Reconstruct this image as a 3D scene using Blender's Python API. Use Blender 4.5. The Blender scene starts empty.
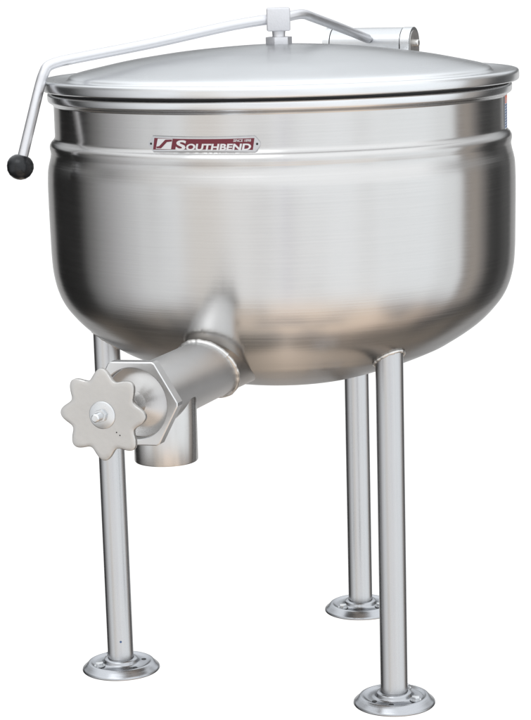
import bpy, bmesh, math, random
from mathutils import Vector, Matrix, noise
R = math.radians
PI = math.pi
random.seed(7)
S = bpy.context.scene
COL = S.collection

# ------------------------------------------------------------------ camera
cam = bpy.data.cameras.new('camera')
cam_o = bpy.data.objects.new('camera', cam)
COL.objects.link(cam_o)
S.camera = cam_o
F_PX, DIST, HC, PIT, YAW, ROLL = 2102.4, 3.2089, 1.0804, 0.18428, -0.01017, -0.02578
cy, sy, cp, sp = math.cos(YAW), math.sin(YAW), math.cos(PIT), math.sin(PIT)
Fw = Vector((sy * cp, cy * cp, -sp))
Rt = Vector((cy, -sy, 0))
Up = Rt.cross(Fw)
R2 = math.cos(ROLL) * Rt + math.sin(ROLL) * Up
U2 = -math.sin(ROLL) * Rt + math.cos(ROLL) * Up
m3 = Matrix((R2, U2, -Fw)).transposed()
cam_o.matrix_world = Matrix.Translation((0, -DIST, HC)) @ m3.to_4x4()
cam.sensor_fit = 'VERTICAL'
cam.sensor_height = 24
cam.lens = F_PX / 720 * 24
cam.clip_start = 0.05
cam.clip_end = 200

# ------------------------------------------------------------------ studio surroundings (world) and light
W = bpy.data.worlds.new('World')
S.world = W
W.use_nodes = True
wn, wl = W.node_tree.nodes, W.node_tree.links
wn.clear()
def wmath(op, a, b=None, clamp=False):
    n = wn.new('ShaderNodeMath'); n.operation = op; n.use_clamp = clamp
    for i, v in enumerate((a, b)):
        if v is None: continue
        if isinstance(v, (int, float)): n.inputs[i].default_value = v
        else: wl.new(v, n.inputs[i])
    return n.outputs[0]
def wramp(fac, stops, interp='EASE'):
    n = wn.new('ShaderNodeValToRGB'); cr = n.color_ramp; cr.interpolation = interp
    while len(cr.elements) < len(stops): cr.elements.new(0.5)
    for e, (p, c) in zip(cr.elements, stops):
        e.position = p
        e.color = (c[0], c[1], c[2], 1) if not isinstance(c, (int, float)) else (c, c, c, 1)
    wl.new(fac, n.inputs[0])
    return n.outputs[0]
def wmix(fac, a, b):
    n = wn.new('ShaderNodeMix'); n.data_type = 'RGBA'; n.clamp_factor = True
    wl.new(fac, n.inputs[0])
    for i, v in ((6, a), (7, b)):
        if isinstance(v, tuple): n.inputs[i].default_value = (*v, 1)
        else: wl.new(v, n.inputs[i])
    return n.outputs[2]
def wstep(x, lo, hi):
    n = wn.new('ShaderNodeMapRange'); n.interpolation_type = 'SMOOTHSTEP'
    wl.new(x, n.inputs[0]); n.inputs[1].default_value = lo; n.inputs[2].default_value = hi
    return n.outputs[0]
tc = wn.new('ShaderNodeTexCoord')
sx = wn.new('ShaderNodeSeparateXYZ'); wl.new(tc.outputs['Generated'], sx.inputs[0])
neg_y = wmath('MULTIPLY', sx.outputs[1], -1.0)
az = wmath('MULTIPLY', wmath('ARCTAN2', sx.outputs[0], neg_y), 180 / PI)     # 0 = towards the photographer, + = right
el = wmath('MULTIPLY', wmath('ARCSINE', sx.outputs[2]), 180 / PI)
azn = wmath('ADD', wmath('DIVIDE', az, 360.0), 0.5)
A = lambda d: d / 360 + 0.5
K = 0.5   # colour ramps are stored at half strength
def c(r, g=None, b=None): return (r * K, (g if g is not None else r) * K, (b if b is not None else r) * K)
upper = wramp(azn, [
    (A(-180), c(.25)), (A(-150), c(.03)), (A(-116), c(.035)), (A(-106), c(.24)), (A(-88), c(.56, .56, .57)), (A(-69), c(.92, .94, .96)), (A(-52), c(1.05, 1.08, 1.11)),
    (A(-42), c(1.0, .97, .93)), (A(-30), c(.98, .95, .92)), (A(-24), c(1.06, 1.06, 1.06)), (A(-2), c(1.12, 1.15, 1.18)),
    (A(1), c(.98, .99, 1.06)), (A(5), c(1.12, 1.15, 1.18)), (A(60), c(1.13, 1.17, 1.20)), (A(95), c(1.10, 1.14, 1.17)),
    (A(99), c(.34, .31, .29)), (A(107), c(.50, .45, .40)), (A(113), c(.30, .28, .27)), (A(120), c(.07)), (A(130), c(.07)), (A(142), c(.22)), (A(155), c(.2)), (A(180), c(.25)),
], 'LINEAR')
lower = wramp(azn, [
    (A(-180), c(.85, .75, .66)), (A(-150), c(.22, .20, .18)), (A(-110), c(.04)), (A(-80), c(.22, .21, .20)), (A(-45), c(.50, .47, .44)),
    (A(0), c(1.0, .87, .76)), (A(60), c(.85, .73, .63)), (A(95), c(.40, .34, .30)), (A(118), c(.10)), (A(145), c(.28, .25, .22)), (A(180), c(.85, .75, .66)),
], 'LINEAR')
# uneven surroundings: soft warm and cool patches, stronger towards the ground
wnz = wn.new('ShaderNodeTexNoise'); wnz.inputs['Scale'].default_value = 2.6; wnz.inputs['Detail'].default_value = 3; wnz.inputs['Roughness'].default_value = .6
wl.new(tc.outputs['Generated'], wnz.inputs['Vector'])
patch_hi = wramp(wnz.outputs[0], [(0.36, c(1.72, 1.70, 1.70)), (0.47, c(2.0)), (0.56, c(2.1, 2.12, 2.14))], 'LINEAR')
patch_lo = wramp(wnz.outputs[0], [(0.38, c(1.25, 1.28, 1.34)), (0.47, c(1.7, 1.66, 1.62)), (0.50, c(2.3, 2.2, 2.05)), (0.60, c(2.55, 2.4, 2.25))], 'LINEAR')
def wmul(a, b):
    n = wn.new('ShaderNodeMix'); n.data_type = 'RGBA'; n.blend_type = 'MULTIPLY'; n.inputs[0].default_value = 1
    wl.new(a, n.inputs[6]); wl.new(b, n.inputs[7]); return n.outputs[2]
upper = wmul(upper, patch_hi); lower = wmul(lower, patch_lo)
horiz = wmix(wstep(el, -38, -22), lower, upper)
# ceiling light, strongest in front of and behind the kettle, dim to both sides
ceil = wramp(azn, [(A(-180), c(1.15, 1.19, 1.23)), (A(-150), c(1.15, 1.19, 1.23)), (A(-125), c(.35)), (A(-95), c(.25)), (A(-65), c(.9)), (A(0), c(1.3, 1.33, 1.36)),
                   (A(75), c(1.3, 1.33, 1.36)), (A(100), c(.45)), (A(125), c(.55)), (A(145), c(1.2, 1.24, 1.28)), (A(180), c(1.15, 1.19, 1.23))], 'LINEAR')
over = wmix(wstep(el, 6, 15), horiz, wmix(wstep(el, 18, 50), ceil, c(1.4, 1.44, 1.48)))
# lit white backdrop behind the kettle
absaz = wmath('ABSOLUTE', az)
back = wmath('MULTIPLY', wstep(absaz, 147, 152), wmath('MULTIPLY', wstep(el, -40, -30), wmath('SUBTRACT', 1.0, wstep(el, .4, 2.6))))
full = wmix(back, over, c(1.12))
bg = wn.new('ShaderNodeBackground'); wl.new(full, bg.inputs[0]); bg.inputs[1].default_value = 1 / K
wo = wn.new('ShaderNodeOutputWorld'); wl.new(bg.outputs[0], wo.inputs[0])

def area(name, loc, target, size, power, col=(1, 1, 1)):
    l = bpy.data.lights.new(name, 'AREA'); l.shape = 'RECTANGLE'; l.size, l.size_y = size; l.energy = power; l.color = col
    o = bpy.data.objects.new(name, l); COL.objects.link(o); o.location = loc
    o.rotation_euler = (Vector(target) - Vector(loc)).to_track_quat('-Z', 'Y').to_euler()
area('added_key_light', (-1.3, -2.2, 4.0), (0, 0, .7), (2.4, 2.0), 20, (.96, .98, 1))  # added area lamp for soft highlights and the bluish glint on the knob

S.view_settings.view_transform = 'Standard'
S.view_settings.look = 'None'
S.view_settings.exposure = 0
S.view_settings.gamma = 1
S.render.film_transparent = False

# ------------------------------------------------------------------ materials
def steel(name, base=(.60, .59, .58), rough=.3, aniso=.0, rot=0.0, axis='Z', streak='lathe', sb=.06, sr=.07, bump=.0006, blotch=.04, sscale=1.0, tint=.6, smudge=.12):
    m = bpy.data.materials.new(name); m.use_nodes = True
    n, l = m.node_tree.nodes, m.node_tree.links
    p = n['Principled BSDF']
    p.inputs['Metallic'].default_value = 1
    p.inputs['Anisotropic'].default_value = aniso
    p.inputs['Anisotropic Rotation'].default_value = rot
    p.inputs['Specular Tint'].default_value = (tint, tint, tint, 1)
    if aniso:
        tg = n.new('ShaderNodeTangent'); tg.direction_type = 'RADIAL'; tg.axis = axis
        l.new(tg.outputs[0], p.inputs['Tangent'])
    t = n.new('ShaderNodeTexCoord')
    s = n.new('ShaderNodeSeparateXYZ'); l.new(t.outputs['Object'], s.inputs[0])
    cmb = n.new('ShaderNodeCombineXYZ')
    def mt(op, a, b):
        q = n.new('ShaderNodeMath'); q.operation = op
        for i, v in enumerate((a, b)):
            if isinstance(v, (int, float)): q.inputs[i].default_value = v
            else: l.new(v, q.inputs[i])
        return q.outputs[0]
    if streak == 'lathe':        # fine rings round the axis, as left by polishing on a wheel
        rad = mt('SQRT', mt('ADD', mt('MULTIPLY', s.outputs[0], s.outputs[0]), mt('MULTIPLY', s.outputs[1], s.outputs[1])), 0)
        an = mt('ARCTAN2', s.outputs[1], s.outputs[0])
        l.new(mt('MULTIPLY', an, 2.2), cmb.inputs[0])
        l.new(mt('MULTIPLY', s.outputs[2], 420 * sscale), cmb.inputs[1])
        l.new(mt('MULTIPLY', rad, 420 * sscale), cmb.inputs[2])
    elif streak == 'long':       # drawn along the axis
        l.new(mt('MULTIPLY', s.outputs[0], 500 * sscale), cmb.inputs[0])
        l.new(mt('MULTIPLY', s.outputs[1], 500 * sscale), cmb.inputs[1])
        l.new(mt('MULTIPLY', s.outputs[2], 5), cmb.inputs[2])
    else:
        for i in range(3): l.new(mt('MULTIPLY', s.outputs[i], 160 * sscale), cmb.inputs[i])
    nz = n.new('ShaderNodeTexNoise'); nz.inputs['Scale'].default_value = 1; nz.inputs['Detail'].default_value = 3
    l.new(cmb.outputs[0], nz.inputs['Vector'])
    nb = n.new('ShaderNodeTexNoise'); nb.inputs['Scale'].default_value = 9; nb.inputs['Detail'].default_value = 4
    l.new(t.outputs['Object'], nb.inputs['Vector'])
    fac = mt('ADD', mt('MULTIPLY', mt('SUBTRACT', nz.outputs[0], .5), sb * 2), mt('MULTIPLY', mt('SUBTRACT', nb.outputs[0], .5), blotch * 2))
    mul = mt('ADD', fac, 1.0)
    mx = n.new('ShaderNodeVectorMath'); mx.operation = 'SCALE'; mx.inputs[0].default_value = base
    l.new(mul, mx.inputs['Scale']); l.new(mx.outputs[0], p.inputs['Base Color'])
    l.new(mt('ADD', mt('ADD', mt('MULTIPLY', mt('SUBTRACT', nz.outputs[0], .5), sr * 2), mt('MULTIPLY', mt('SUBTRACT', nb.outputs[0], .5), smudge)), rough), p.inputs['Roughness'])
    if bump:
        b = n.new('ShaderNodeBump'); b.inputs['Strength'].default_value = .35; b.inputs['Distance'].default_value = bump
        l.new(nz.outputs[0], b.inputs['Height']); l.new(b.outputs[0], p.inputs['Normal'])
    return m

def plain(name, base, rough=.4, metal=0.0, nscale=80, var=.08, bump=.0, coat=0):
    m = bpy.data.materials.new(name); m.use_nodes = True
    n, l = m.node_tree.nodes, m.node_tree.links
    p = n['Principled BSDF']; p.inputs['Metallic'].default_value = metal; p.inputs['Roughness'].default_value = rough
    p.inputs['Coat Weight'].default_value = coat
    t = n.new('ShaderNodeTexCoord'); nz = n.new('ShaderNodeTexNoise'); nz.inputs['Scale'].default_value = nscale; nz.inputs['Detail'].default_value = 5
    l.new(t.outputs['Object'], nz.inputs['Vector'])
    mr = n.new('ShaderNodeMapRange'); mr.inputs[3].default_value = 1 - var; mr.inputs[4].default_value = 1 + var
    l.new(nz.outputs[0], mr.inputs[0])
    mx = n.new('ShaderNodeVectorMath'); mx.operation = 'SCALE'; mx.inputs[0].default_value = base
    l.new(mr.outputs[0], mx.inputs['Scale']); l.new(mx.outputs[0], p.inputs['Base Color'])
    if bump:
        b = n.new('ShaderNodeBump'); b.inputs['Strength'].default_value = .5; b.inputs['Distance'].default_value = bump
        l.new(nz.outputs[0], b.inputs['Height']); l.new(b.outputs[0], p.inputs['Normal'])
    return m

M = {
    'vessel': steel('brushed_vessel_steel', (.62, .61, .60), .225, .8, .25, sb=.05, sr=.05, bump=.00025, tint=.35),
    'lid': steel('spun_lid_steel', (.76, .77, .78), .25, .5, .25, sb=.02, sr=.03, bump=.00002, blotch=.02),
    'pipe': steel('drawn_pipe_steel', (.57, .57, .575), .28, 0, 0, streak='long', sb=.06, sr=.05, bump=.0002),
    'neck': steel('ground_neck_steel', (.56, .53, .50), .36, 0, 0, streak='fine', sb=.04, sr=.06, bump=.0002, blotch=.15),
    'spout': steel('brushed_spout_steel', (.62, .61, .60), .26, .4, .25, sb=.03, sr=.04, bump=.00005),
    'valve': steel('satin_valve_steel', (.76, .76, .76), .42, 0, 0, sb=.02, sr=.03, bump=.00003),
    'nut': steel('machined_nut_steel', (.72, .72, .72), .36, 0, 0, streak='fine', sb=.03, sr=.05, bump=.0001),
    'wheel': steel('cast_handwheel_steel', (.62, .605, .585), .40, 0, 0, streak='fine', sb=.05, sr=.06, bump=.0008, blotch=.18, sscale=.7),
    'rod': steel('satin_rod_steel', (.74, .74, .76), .38, 0, 0, streak='fine', sb=.03, sr=.05, bump=.0002),
    'hinge': steel('brushed_hinge_steel', (.66, .67, .68), .3, 0, 0, streak='fine', sb=.03, sr=.04, bump=.0001),
    'cast': steel('bead_blasted_steel', (.70, .70, .72), .45, 0, 0, streak='fine', sb=.06, sr=.06, bump=.0006, sscale=2),
    'foot': steel('polished_flange_steel', (.46, .47, .49), .24, 0, 0, sb=.05, sr=.06, bump=.0002),
    'weld': steel('weld_bead_steel', (.80, .79, .77), .34, 0, 0, streak='fine', sb=.12, sr=.1, bump=.0015, sscale=1.6),
    'bolt': steel('bright_bolt_steel', (.74, .75, .76), .28, 0, 0, streak='fine', sb=.03, bump=.0001),
    'dark': plain('dark_gap', (.012, .012, .013), .6),
    'knob': plain('black_phenolic', (.004, .005, .007), .26, nscale=30),
    'maroon': plain('maroon_enamel', (.14, .010, .024), .35, nscale=60, var=.1),
    'silver': plain('bright_plate_metal', (.58, .58, .59), .3, 1, nscale=120),
    'letter': plain('raised_bare_metal', (.72, .71, .72), .4, .6, nscale=150, var=.04),
    'orange': plain('orange_label_ink', (.72, .13, .03), .5),
    'label': plain('pale_label_paper', (.50, .54, .60), .5),
    'ink': plain('blue_label_ink', (.04, .09, .22), .5),
    
}

M['knob'].node_tree.nodes['Principled BSDF'].inputs['Specular IOR Level'].default_value = .5

# ------------------------------------------------------------------ mesh helpers
def link(name, bm, mat, parent=None, smooth=True, ang=32, loc=None, rot=None):
    bmesh.ops.recalc_face_normals(bm, faces=bm.faces)
    me = bpy.data.meshes.new(name); bm.to_mesh(me); bm.free()
    for f in me.polygons: f.use_smooth = smooth
    if smooth: me.set_sharp_from_angle(angle=R(ang))
    for mm in (mat if isinstance(mat, (list, tuple)) else [mat]): me.materials.append(mm)
    o = bpy.data.objects.new(name, me); COL.objects.link(o)
    if parent: o.parent = parent
    if loc is not None: o.location = loc
    if rot is not None: o.rotation_euler = rot
    return o

def lathe(prof, seg=128, bm=None, closed=False, mtx=None):
    bm = bm or bmesh.new(); rings = []
    for r, z in prof:
        if r < 1e-6:
            rings.append([bm.verts.new((0, 0, z))])
        else:
            rings.append([bm.verts.new((r * math.cos(2 * PI * i / seg), r * math.sin(2 * PI * i / seg), z)) for i in range(seg)])
    pairs = list(zip(rings[:-1], rings[1:]))
    if closed: pairs.append((rings[-1], rings[0]))
    for a, b in pairs:
        if len(a) == 1 and len(b) == 1: continue
        for i in range(seg):
            j = (i + 1) % seg
            if len(a) == 1: bm.faces.new((a[0], b[i], b[j]))
            elif len(b) == 1: bm.faces.new((a[i], b[0], a[j]))
            else: bm.faces.new((a[i], b[i], b[j], a[j]))
    if mtx is not None:
        vs = [v for rr in rings for v in rr]
        bmesh.ops.transform(bm, matrix=mtx, verts=vs)
    return bm

def spline(pts, n=10):          # Catmull-Rom through 2-D or 3-D points
    P = [Vector(p) for p in pts]; out = []
    for i in range(len(P) - 1):
        p0 = P[max(i - 1, 0)]; p1 = P[i]; p2 = P[i + 1]; p3 = P[min(i + 2, len(P) - 1)]
        for k in range(n):
            t = k / n
            out.append(.5 * ((2 * p1) + (p2 - p0) * t + (2 * p0 - 5 * p1 + 4 * p2 - p3) * t * t + (3 * p1 - p0 - 3 * p2 + p3) * t ** 3))
    out.append(P[-1]); return out

def tube(path, rad, seg=24, bm=None, closed=False, cap=True, wob=0.0):
    bm = bm or bmesh.new(); path = [Vector(p) for p in path]; n = len(path); rings = []; prev = None
    for i, p in enumerate(path):
        if closed: d = path[(i + 1) % n] - path[i - 1]
        else: d = path[min(i + 1, n - 1)] - path[max(i - 1, 0)]
        d.normalize()
        if prev is None:
            u = d.orthogonal().normalized()
        else:
            u = (prev - d * prev.dot(d)).normalized()
        prev = u; v = d.cross(u)
        rr = (rad[i] if isinstance(rad, (list, tuple)) else rad) * (1 + wob * noise.noise(p * 260))
        rings.append([bm.verts.new(p + rr * (math.cos(2 * PI * k / seg) * u + math.sin(2 * PI * k / seg) * v)) for k in range(seg)])
    pr = list(zip(rings[:-1], rings[1:]))
    for a, b in pr:
        for k in range(seg): bm.faces.new((a[k], b[k], b[(k + 1) % seg], a[(k + 1) % seg]))
    if closed:      # join last ring to first with the best rotation
        a, b = rings[-1], rings[0]
        off = min(range(seg), key=lambda q: sum((a[k].co - b[(k + q) % seg].co).length for k in range(0, seg, 4)))
        for k in range(seg): bm.faces.new((a[k], b[(k + off) % seg], b[(k + 1 + off) % seg], a[(k + 1) % seg]))
    elif cap:
        bm.faces.new(rings[0][::-1]); bm.faces.new(rings[-1])
    return bm

def prism(outline, z0, z1, bevel=0, bseg=2, bm=None):
    bm = bm or bmesh.new()
    a = [bm.verts.new((x, y, z0)) for x, y in outline]; b = [bm.verts.new((x, y, z1)) for x, y in outline]
    n = len(outline); bm.faces.new(a[::-1]); top = bm.faces.new(b); sides = []
    for i in range(n): sides.append(bm.faces.new((a[i], a[(i + 1) % n], b[(i + 1) % n], b[i])))
    if bevel:
        es = [e for e in bm.edges if all(f.normal.length >= 0 for f in e.link_faces)]
        bmesh.ops.bevel(bm, geom=es, offset=bevel, segments=bseg, affect='EDGES', profile=.6)
    return bm

def ngon(r, n, ph=0): return [(r * math.cos(2 * PI * i / n + ph), r * math.sin(2 * PI * i / n + ph)) for i in range(n)]
def frame(origin, zdir, xhint):        # matrix whose Z is zdir
    z = Vector(zdir).normalized(); x = Vector(xhint); x = (x - z * x.dot(z)).normalized(); y = z.cross(x)
    m = Matrix((x, y, z)).transposed().to_4x4(); m.translation = Vector(origin); return m
def place(o, m): o.matrix_local = m; return o

# ------------------------------------------------------------------ the kettle
kettle = bpy.data.objects.new('steam_kettle', None)
COL.objects.link(kettle)
kettle['label'] = 'large stainless steel steam kettle with domed lid standing on three pipe legs'
kettle['category'] = 'kettle'

# vessel profile (radius, height), from the rim down
wall = spline([(.3416, .886), (.3416, .860), (.3417, .8388)], 4)
step = spline([(.3417, .8388), (.3424, .8364), (.3446, .8332), (.3476, .8300), (.3496, .8264), (.3500, .8225), (.3494, .8178), (.3490, .8130), (.3507, .805),
               (.3536, .7955), (.3558, .785), (.3568, .770), (.3570, .750), (.3568, .72), (.3563, .685), (.3556, .655), (.3535, .630), (.3480, .606), (.3385, .585),
               (.3235, .5655), (.3070, .5490), (.2880, .5345), (.2680, .5215), (.2480, .5100), (.2085, .4930), (.1730, .4805), (.1430, .4710), (.1150, .4640),
               (.0640, .4575), (0.03, .456), (0, .4555)], 5)
outer = [(p[0], p[1]) for p in wall[:-1]] + [(max(p[0], 0), p[1]) for p in step]
outer = [(r * (1 - .0045 * min(1, max(0, (.82 - z) / .04))), z) for r, z in outer]
outer[-1] = (0, outer[-1][1])
inner = [(0, .4665)] + [(p[0] - .010, p[1] + .008) for p in step[::-1] if .012 < p[0] and p[1] < .82] + [(.3316, .84), (.3316, .889)]
def rof(z):            # outer radius of the vessel's lower half at height z
    for (r0, z0), (r1, z1) in zip(outer[:-1], outer[1:]):
        if z1 <= z <= z0 and z0 - z1 > 1e-9: return r0 + (r1 - r0) * (z0 - z) / (z0 - z1)
    return 0
def zof(r):
    for (r0, z0), (r1, z1) in zip(outer[::-1][:-1], outer[::-1][1:]):
        if r0 <= r <= r1: return z0 + (z1 - z0) * (r - r0) / (r1 - r0 + 1e-12)
    return .6
vessel = link('vessel', lathe(outer + [(p[0], p[1]) for p in inner], 256, closed=False), M['vessel'], kettle, ang=50, loc=(-.0010, 0, 0))

# rolled rim of the vessel
rim_prof = [(.3421, .8850), (.3432, .8872), (.3465, .8893), (.3492, .8912), (.3503, .8935), (.3506, .9000), (.3501, .9025), (.3487, .9034), (.334, .9034), (.3318, .9020), (.3318, .8850)]
link('rim', lathe(rim_prof, 256, closed=True), M['lid'], vessel, ang=60)

# ---- lid
dome = spline([(.3225, .9222), (.3205, .9240), (.3180, .9268), (.3130, .9294), (.300, .9330), (.270, .9395), (.235, .9465), (.195, .9527), (.150, .9585), (.100, .9630), (.055, .9660), (.02, .9672), (0, .9674)], 6)
lid_prof = [(.3440, .9085), (.3440, .9100), (.3530, .9100), (.3535, .9085), (.3575, .9078), (.3594, .9092), (.3602, .9120), (.3602, .9180), (.3596, .9215), (.3580, .9236), (.3555, .9244),
            (.3500, .9240), (.3420, .9226), (.3340, .9214), (.3290, .9212), (.3250, .9214)] + [(max(p[0], 0), p[1]) for p in dome]
lid_prof[-1] = (0, lid_prof[-1][1])
lid_prof = [(0, .9640)] + [(r, z - .003) for r, z in lid_prof[::-1][6:-15:4]] + [(.335, .912)] + lid_prof
lid = link('lid', lathe(lid_prof, 256), M['lid'], kettle, ang=35)
# near-black ring that paints in the shade of the gap between lid and rim
link('gap_shade', lathe([(.3405, .9036), (.3455, .9036), (.3455, .9084), (.3405, .9084)], 200, closed=True), M['dark'], lid)

# ---- hinge housing behind the lid
haz = R(23)
hdir = Vector((math.cos(haz), -math.sin(haz), 0))          # towards its right end
hc = Vector((.158, .372, .9510))
def arch(rad, drop, n=20):
    return [(rad * math.cos(PI * i / n), rad * math.sin(PI * i / n)) for i in range(n + 1)] + [(-rad, -drop), (rad, -drop)]
hm = frame(hc, hdir, Vector((0, 0, 1)).cross(hdir) * -1)
# frame: local x horizontal across, y vertical, z along the hinge
zx = Vector((0, 0, 1)); xl = zx.cross(hdir)
mh = Matrix((xl, zx, hdir)).transposed().to_4x4(); mh.translation = hc
hinge = link('lid_hinge', prism(arch(.0262, .030), -.068, .056, .0012), M['hinge'], kettle); place(hinge, mh)
cap = link('end_cap', prism(arch(.0268, .031), .0575, .0735, .0015), M['bolt'], hinge)
inn = link('cap_recess', prism(arch(.0215, .028), .0735, .0745), M['wheel'], hinge)
link('hinge_pin', lathe([(0, .082), (.005, .082), (.006, .081), (.006, .074), (0, .074)], 24), M['weld'], hinge)
cap2 = link('end_cap', prism(arch(.0268, .031), -.0815, -.0695, .0015), M['bolt'], hinge)
link('hinge_bracket', prism([(-.020, -.040), (.020, -.040), (.020, -.031), (-.020, -.031)], -.05, .05, .001), M['rod'], hinge)
link('hinge_post', prism([(-.018, -.26), (.016, -.26), (.016, -.041), (-.018, -.041)], -.03, .03, .002), M['rod'], hinge)

# ---- lid handle: boss, two rods, knob
handle = link('handle_boss', prism([(-.0178, -.0150), (.0178, -.0150), (.0178, .0150), (-.0178, .0150)], .9865, 1.0215, .0032, 3), M['cast'], kettle)
link('boss_nut', prism(ngon(.0205, 6, .2), .9655, .9780, .0012), M['cast'], handle)
link('boss_stem', lathe([(0, .975), (.0112, .975), (.0095, .979), (.0098, .984), (.0104, .988), (0, .988)], 32), M['cast'], handle)
rodp = [(-.010, 0, 1.0048), (-.075, -.022, .9962), (-.187, -.060, .9752), (-.298, -.100, .9575), (-.322, -.109, .9532), (-.3375, -.1155, .9475), (-.3440, -.119, .9370), (-.3500, -.122, .920), (-.3610, -.130, .880), (-.3775, -.1395, .8195)]
rod = link('handle_rod', tube(spline(rodp, 8), .0077, 24), M['rod'], kettle)
sp_ = spline([(.010, .002, 1.0065), (.028, .020, 1.0098), (.040, .038, 1.0095), (.052, .066, 1.0045), (.098, .190, .984), (.148, .345, .9600)], 8)
rod2 = link('hinge_rod', tube(sp_, .0074, 24), M['rod'], kettle)
kb = lathe([(0, -.0195), (.006, -.0188), (.0125, -.0155), (.0175, -.010), (.0200, -.003), (.0205, .003), (.0188, .009), (.0155, .0135), (.0118, .0165), (.0092, .0175), (0, .0175)], 48)
kd = (Vector(rodp[-1]) - Vector(rodp[-2])).normalized()
bmesh.ops.scale(kb, vec=(.965,) * 3, verts=kb.verts)
knob = link('handle_knob', kb, M['knob'], kettle, ang=60)
place(knob, frame(Vector((-.3818, -.143, .8040)), -kd, (1, 0, 0)))

# ---- legs
def leg_top_ring(cx, cy_, rr, n=72, grow=0):
    out = []
    for i in range(n):
        a = 2 * PI * i / n; x = cx + (rr + grow) * math.cos(a); y = cy_ + (rr + grow) * math.sin(a)
        out.append((x, y, zof(math.hypot(x, y))))
    return out
LR = .0202
PH = -.9782; RL = .2687
legs = []
for nm, a, lx, ly, tx, ty in (('R', PH, 0, 0, 0, 0), ('L', PH - 2 * PI / 3, -.0023, -.0196, -.0025, 0), ('B', PH + 2 * PI / 3, 0, 0, 0, 0)):
    legs.append((RL * math.cos(a) - .00175 + lx, RL * math.sin(a) + ly, tx, ty))
FOOTP = [(.0206, .0190), (.0232, .0188), (.0258, .0178), (.0268, .0158), (.0272, .0125), (.0290, .0112), (.0330, .0104), (.0400, .0102), (.0440, .0108),
         (.0465, .0128), (.0490, .0132), (.0515, .0120), (.0550, .0080), (.0590, .0048), (.0606, .0030), (.0610, .0012), (.0600, 0), (.0206, 0)]
for i, (x, y, tx, ty) in enumerate(legs):
    bm = bmesh.new(); n = 72; rows = []
    ztop = [q[2] + .004 for q in leg_top_ring(x + tx, y + ty, LR - .0006)]
    for k in range(9):
        t = k / 8; row = []
        for j in range(n):
            aa = 2 * PI * j / n; z = .006 + (ztop[j] - .006) * t
            row.append(bm.verts.new((tx * z / .5 + LR * math.cos(aa), ty * z / .5 + LR * math.sin(aa), z)))
        rows.append(row)
    for a_, b_ in zip(rows[:-1], rows[1:]):
        for j in range(n): bm.faces.new((a_[j], a_[(j + 1) % n], b_[(j + 1) % n], b_[j]))
    bm.faces.new(rows[0][::-1])
    lg = link('leg', bm, M['pipe'], kettle, loc=(x, y, 0))
    # weld bead where the pipe meets the bowl
    rg = [(p[0] - x, p[1] - y, p[2] - .0008) for p in leg_top_ring(x + tx, y + ty, LR, grow=.0012)]
    link('weld_bead', tube(rg, .0026, 10, closed=True, wob=.45), M['weld'], lg)
    ft = link('foot_flange', lathe(FOOTP, 96, closed=True), M['foot'], lg, ang=60)
    # bolts and empty bolt holes in the dish of the flange
    spots = {0: [(R(-35), 1), (R(215), 0), (R(-100), 0), (R(60), 1)], 1: [(R(210), 1), (R(20), 0), (R(-50), 0), (R(120), 1)], 2: [(R(215), 1), (R(-30), 1), (R(100), 0)]}[i]
    for aa, kind in spots:
        bx, by = .0372 * math.cos(aa), .0372 * math.sin(aa)
        if kind:
            b = prism(ngon(.0066, 6, aa), .0112, .0172, .0007)
            lathe([(0, .0110), (.0085, .0110), (.0085, .0122), (0, .0122)], 24, bm=b)
            link('foot_bolt', b, M['bolt'], lg, loc=(bx, by, 0))
        else:
            link('bolt_hole', lathe([(0, .01075), (.0038, .01075), (.0040, .0102), (0, .0102)], 20), M['dark'], lg, loc=(bx, by, 0))
    if i == 1:     # set-screw hole low on the left leg
        h = link('screw_hole', lathe([(0, .0208), (.0016, .0208), (.0018, .0200), (0, .0200)], 16), M['ink'], lg)
        place(h, frame((0, 0, .050), (.12, -1, 0), (1, 0, 0)))

# ---- draw-off valve
TH = R(21); ZV = .5258
ax = Vector((-math.sin(TH), -math.cos(TH), 0))       # outwards along the valve
sd = Vector((math.cos(TH), -math.sin(TH), 0))        # to the right across it
def vf(s, z=ZV): return frame(ax * s + Vector((0, 0, z)), ax, sd)
RT = .0435
# body pipe, cut to the shape of the bowl
bm = bmesh.new(); n = 96; rows = []; weld = []
def s_hit(off, z):
    s = .45
    while s > .05:
        p = ax * s + sd * off
        if math.hypot(p.x, p.y) <= rof(z): return s
        s -= .0005
    return s
starts = [s_hit(RT * math.cos(2 * PI * j / n), ZV + RT * math.sin(2 * PI * j / n)) for j in range(n)]
hits = list(starts)
starts = [max(h, .312 + .030 * math.sin(2 * PI * j / n) * ax.cross(sd).z) for j, h in enumerate(hits)]
ENDS = .538
for k in range(13):
    rows.append([])
    for j in range(n):
        a = 2 * PI * j / n; s = (starts[j] - .006) + (ENDS - starts[j] + .006) * k / 12
        rows[-1].append(bm.verts.new((RT * math.cos(a), RT * math.sin(a), s)))
for a_, b_ in zip(rows[:-1], rows[1:]):
    for j in range(n): bm.faces.new((a_[j], a_[(j + 1) % n], b_[(j + 1) % n], b_[j]))
bm.faces.new(rows[-1])
valve = link('draw_off_valve', bm, M['valve'], kettle); place(valve, frame((0, 0, ZV), ax, (sd)))
wr = [((RT + .001) * math.cos(2 * PI * j / n), (RT + .001) * math.sin(2 * PI * j / n), starts[j] + .0008) for j in range(n)]
link('weld_bead', tube(wr, .0036, 10, closed=True, wob=.35), M['weld'], valve)
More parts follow.
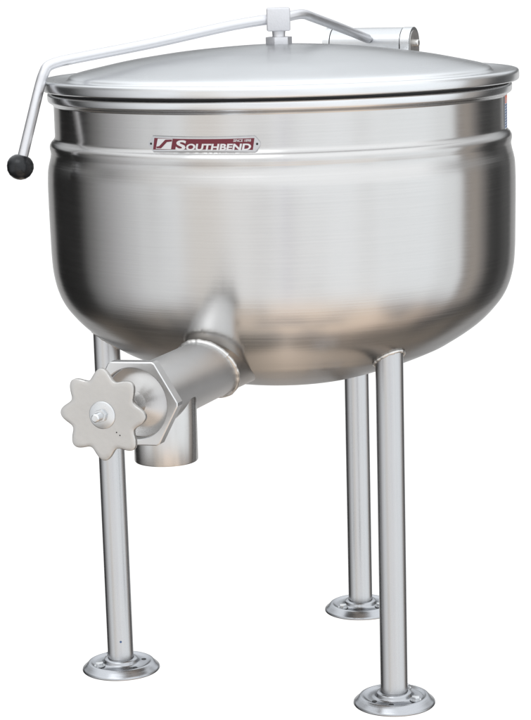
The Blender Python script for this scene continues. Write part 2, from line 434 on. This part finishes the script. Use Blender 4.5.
# short neck drawn out of the bowl, to which the valve pipe is welded
def flare_hit(a, rr): return s_hit(rr * math.cos(a), ZV + rr * math.sin(a) * ax.cross(sd).z)
bm = bmesh.new(); rows = []
FL = [(0.0, 0.0), (.25, .0001), (.5, .0005), (.75, .0008), (1.0, .0014), (1.1, .0016)]
for t, g in FL:
    row = []
    for j in range(n):
        a = 2 * PI * j / n
        hb = flare_hit(a, RT + .0014) - .004
        s0 = starts[j]
        s_ = s0 + (min(hb, s0) - s0) * t
        row.append(bm.verts.new(((RT + g) * math.cos(a), (RT + g) * math.sin(a), s_)))
    rows.append(row)
for a_, b_ in zip(rows[:-1], rows[1:]):
    for j in range(n): bm.faces.new((a_[j], a_[(j + 1) % n], b_[(j + 1) % n], b_[j]))
neck = link('outlet_neck', bm, M['neck'], vessel, ang=70); place(neck, frame((0, 0, ZV), ax, sd))
# local frame of the valve: x = sd, y = up or down?  (z = ax, x = sd, y = ax x sd)
ysign = ax.cross(sd).z
# outlet spout going down
OS = .463
op = ax * OS
RO = .0432
spout = link('outlet_spout', lathe([(.0010, ZV - .004), (RO - .002, ZV - .006), (RO, ZV - .010), (RO, .4300), (RO - .0008, .4285), (RO - .0028, .4285), (RO - .0036, .4295), (RO - .0036, ZV - .03), (0, ZV - .03)], 128), M['spout'], kettle, ang=40)
spout.location = (op.x, op.y, 0)
# move the spout under the valve as one of its pieces
spout.parent = valve; spout.matrix_parent_inverse = Matrix.Identity(4)
vm = frame((0, 0, ZV), ax, sd)
spout.matrix_local = vm.inverted() @ Matrix.Translation((op.x, op.y, 0))

# hexagonal union nut (a ring), its recessed bonnet and the stem
def hexring(R6, r_in, z0, z1, ch=.003, seg=96, rot=0.0):
    bm = bmesh.new()
    def hexr(a, R_):
        a = (a - rot) % (PI / 3); return R_ * math.cos(PI / 6) / math.cos(a - PI / 6)
    rows = []
    spec = [(lambda a: r_in, z0), (lambda a: hexr(a, R6), z0), (lambda a: hexr(a, R6), z1 - ch * .35), (lambda a: hexr(a, R6 - ch * .5), z1 - ch * .05),
            (lambda a: hexr(a, R6 - ch), z1), (lambda a: r_in + .0012, z1), (lambda a: r_in, z1 - .0012)]
    for fr_, z in spec:
        rows.append([bm.verts.new((fr_(2 * PI * j / seg) * math.cos(2 * PI * j / seg), fr_(2 * PI * j / seg) * math.sin(2 * PI * j / seg), z)) for j in range(seg)])
    rows.append(rows[0])
    for a_, b_ in zip(rows[:-1], rows[1:]):
        for j in range(seg): bm.faces.new((a_[j], a_[(j + 1) % seg], b_[(j + 1) % seg], b_[j]))
    return bm
nut = link('hex_nut', hexring(.0640, .0475, .5450, .5610, rot=R(2)), M['nut'], valve, ang=25)
link('valve_bonnet', lathe([(0, .580), (.013, .580), (.015, .579), (.0155, .556), (.0330, .5500), (.0400, .5465), (.0474, .5440), (.0474, .5375), (0, .5375)], 96), M['spout'], valve, ang=30)
link('valve_stem', lathe([(0, .652), (.0075, .652), (.0075, .560), (0, .560)], 32), M['pipe'], valve)

# eight-lobed handwheel
WS = .650
N = 256; pts = []
for i in range(N):
    a = 2 * PI * i / N
    q = .5 + .5 * math.cos(8 * a)
    r = .0466 + .0130 * (q ** 1.0)
    pts.append((r * math.cos(a), r * math.sin(a)))
bm = bmesh.new(); rows = []
for sc, z in ((1 - .05, -.0035), (1 - .012, -.003), (1, -.0018), (1, .0022), (1 - .010, .0034), (1 - .035, .0040)):
    rows.append([bm.verts.new((x * sc, y * sc, WS + z)) for x, y in pts])
for a_, b_ in zip(rows[:-1], rows[1:]):
    for j in range(N): bm.faces.new((a_[j], a_[(j + 1) % N], b_[(j + 1) % N], b_[j]))
for row, zc in ((rows[0], -.0035), (rows[-1], .0040)):
    prev = row
    for f_ in (.85, .6, .35):
        nr = [bm.verts.new((x * f_, y * f_, WS + zc)) for x, y in pts]
        for j in range(N): bm.faces.new((prev[j], prev[(j + 1) % N], nr[(j + 1) % N], nr[j]))
        prev = nr
    cvt = bm.verts.new((0, 0, WS + zc))
    for j in range(N): bm.faces.new((prev[j], prev[(j + 1) % N], cvt))
wheel = link('handwheel', bm, M['wheel'], kettle, ang=40); place(wheel, Matrix.Translation((0, 0, .0045)) @ vm)
link('washer', lathe([(0, WS + .0060), (.0165, WS + .0060), (.0178, WS + .0052), (.0180, WS + .0041), (0, WS + .0041)], 64), M['bolt'], wheel)
link('wheel_nut', prism(ngon(.0088, 6, .3), WS + .0062, WS + .0125, .0008), M['bolt'], wheel)
link('stem_tip', lathe([(0, WS + .0265), (.0040, WS + .0262), (.0054, WS + .0245), (.0056, WS + .012), (0, WS + .012)], 32), M['bolt'], wheel)
for (px, py) in ((.0190, -.0215), (.0235, -.0250)):
    link('pit_mark', lathe([(0, WS + .00425), (.0009, WS + .0042), (.0010, WS + .0039), (0, WS + .0039)], 10), M['dark'], wheel, loc=(px, py * ysign * 1, 0))

# ---- nameplate, bent round the neck of the vessel
NR = .3419
def wrap(o_bm, zc, az0, r0):    # local x (metres along the wall), y (up), z (out) -> bent round the kettle's axis
    for v in o_bm.verts:
        a = az0 + v.co.x * (PSX if az0 < 0 else 1) / r0; rr = r0 + v.co.z; z = zc + v.co.y
        v.co = (rr * math.sin(a), -rr * math.cos(a), z)
AZB = math.asin(-.1055 / NR) - .006
PSX = .905
ZB = .8455
def strip_plate(top, bot, x0, x1, z0, z1, nx=60):
    bm = bmesh.new(); rows = []
    for i in range(nx + 1):
        x = x0 + (x1 - x0) * i / nx; t, b = top(x), bot(x)
        rows.append([bm.verts.new((x, b, z0)), bm.verts.new((x, b, z1 * .6)), bm.verts.new((x, b + min(.0008, (t - b) * .3), z1)), bm.verts.new((x, t - min(.0008, (t - b) * .3), z1)), bm.verts.new((x, t, z1 * .6)), bm.verts.new((x, t, z0))])
    for a_, b_ in zip(rows[:-1], rows[1:]):
        for k in range(5): bm.faces.new((a_[k], b_[k], b_[k + 1], a_[k + 1]))
    bm.faces.new(rows[0]); bm.faces.new(rows[-1][::-1])
    return bm
HL = .0905
def edge_top(x):
    u = abs(x) / HL
    if u > .915: return .0025 + (.0114 - .0025) * (1 - u) / .085
    return .0114 - .0022 * (1 - (u / .915) ** 2) * .5
bm = strip_plate(edge_top, lambda x: -edge_top(x), -HL, HL, -.0005, .0030, 90); wrap(bm, ZB, AZB, NR)
plate = link('nameplate', bm, M['silver'], vessel, ang=30)
IL = .0805
bm = strip_plate(lambda x: edge_top(x) - .0026, lambda x: -edge_top(x) + .0026, -IL, IL, .0015, .0034, 70)
for v in bm.verts: v.co.x += v.co.y * .18
wrap(bm, ZB, AZB, NR)
link('nameplate_field', bm, M['maroon'], plate, ang=30)

def text_bm(s, sx_, sy_, shear, ox, oy, z0, z1, off=0.0):
    cu = bpy.data.curves.new('lettering', 'FONT'); cu.body = s; cu.size = 1; cu.offset = off; cu.extrude = 0; cu.resolution_u = 4
    to = bpy.data.objects.new('lettering', cu); COL.objects.link(to)
    bpy.context.view_layer.update()
    dg = bpy.context.evaluated_depsgraph_get(); me = bpy.data.meshes.new_from_object(to.evaluated_get(dg))
    bm = bmesh.new(); bm.from_mesh(me)
    bpy.data.objects.remove(to); bpy.data.meshes.remove(me)
    xs = [v.co.x for v in bm.verts]; x0 = min(xs); wdt = max(xs) - x0
    ys = [v.co.y for v in bm.verts]; y0 = min(ys); hgt = max(ys) - y0
    for v in bm.verts:
        x = (v.co.x - x0) / wdt * sx_; y = (v.co.y - y0) / hgt * sy_
        v.co = (ox + x + y * shear, oy + y, z0)
    bmesh.ops.remove_doubles(bm, verts=bm.verts, dist=1e-7)
    r = bmesh.ops.extrude_face_region(bm, geom=bm.faces[:])
    for v in [g for g in r['geom'] if isinstance(g, bmesh.types.BMVert)]: v.co.z = z1
    return bm
def add_text(s, *a, **k):
    b = text_bm(s, *a, **k); wrap(b, ZB, AZB, NR); return b
L1 = add_text('S', .0165, .0142, .24, -.0430, -.0086, .0032, .0041, off=.028)
L2 = add_text('OUTHBEND', .1010, .0092, .24, -.0255, -.0084, .0032, .0041, off=.035)
L3 = add_text('SINCE 1898', .0265, .0036, .22, .0498, .0032, .0032, .0039, off=.01)
for b, nm in ((L1, 'lettering'), (L2, 'lettering'), (L3, 'lettering')):
    link(nm, b, M['letter'], plate, smooth=False)
# emblem: slanted silver box with a maroon diagonal stroke
def quad(pts, z0, z1):
    bm = prism(pts, z0, z1); 
    bmesh.ops.subdivide_edges(bm, edges=bm.edges[:], cuts=5, use_grid_fill=True); wrap(bm, ZB, AZB, NR); return bm
link('emblem', quad([(-.0765, -.0070), (-.0500, -.0070), (-.0468, .0072), (-.0725, .0072)], .0032, .0040), M['letter'], plate, smooth=False)
link('emblem_stroke', quad([(-.0752, -.0060), (-.0672, -.0060), (-.0565, .0028), (-.0482, .0036), (-.0478, .0064), (-.0590, .0060), (-.0700, -.0030), (-.0750, -.0038)], .0038, .0045), M['maroon'], plate, smooth=False)
for sgn in (-1, 1):
    b = lathe([(0, .0040), (.0015, .0037), (.0018, .0028), (0, .0028)], 12)
    for v in b.verts: v.co.x += sgn * .0857
    wrap(b, ZB, AZB, NR); link('rivet', b, M['dark'], plate)

# ---- warning label on the right-hand side of the neck
AL = R(76.5)
def lab(x0, x1, y0, y1, z0, z1):
    bm = bmesh.new()
    bm = prism([(x0, y0), (x1, y0), (x1, y1), (x0, y1)], z0, z1)
    bmesh.ops.subdivide_edges(bm, edges=[e for e in bm.edges if abs(e.verts[0].co.x - e.verts[1].co.x) > .004], cuts=10)
    wrap(bm, .8615, AL, NR); return bm
sticker = link('warning_label', lab(0, .062, -.0255, .0250, .0, .0006), M['label'], vessel, smooth=False)
link('label_header', lab(.0012, .061, .0130, .0240, .0006, .0009), M['orange'], sticker, smooth=False)
tri = prism([(.004, .0145), (.016, .0145), (.010, .0228)], .0009, .0012); wrap(tri, .8615, AL, NR)
link('warning_triangle', tri, M['label'], sticker, smooth=False)
bm = bmesh.new()
for k in range(9):
    y = .0100 - k * .0040
    for x0, x1 in ((.002, .026), (.029, .059 - .008 * (k % 3))):
        prism([(x0, y - .0014), (x1, y - .0014), (x1, y + .0010), (x0, y + .0010)], .0006, .0009, bm=bm)
bmesh.ops.subdivide_edges(bm, edges=[e for e in bm.edges if abs(e.verts[0].co.x - e.verts[1].co.x) > .004], cuts=6)
wrap(bm, .8615, AL, NR)
link('label_text', bm, M['ink'], sticker, smooth=False)
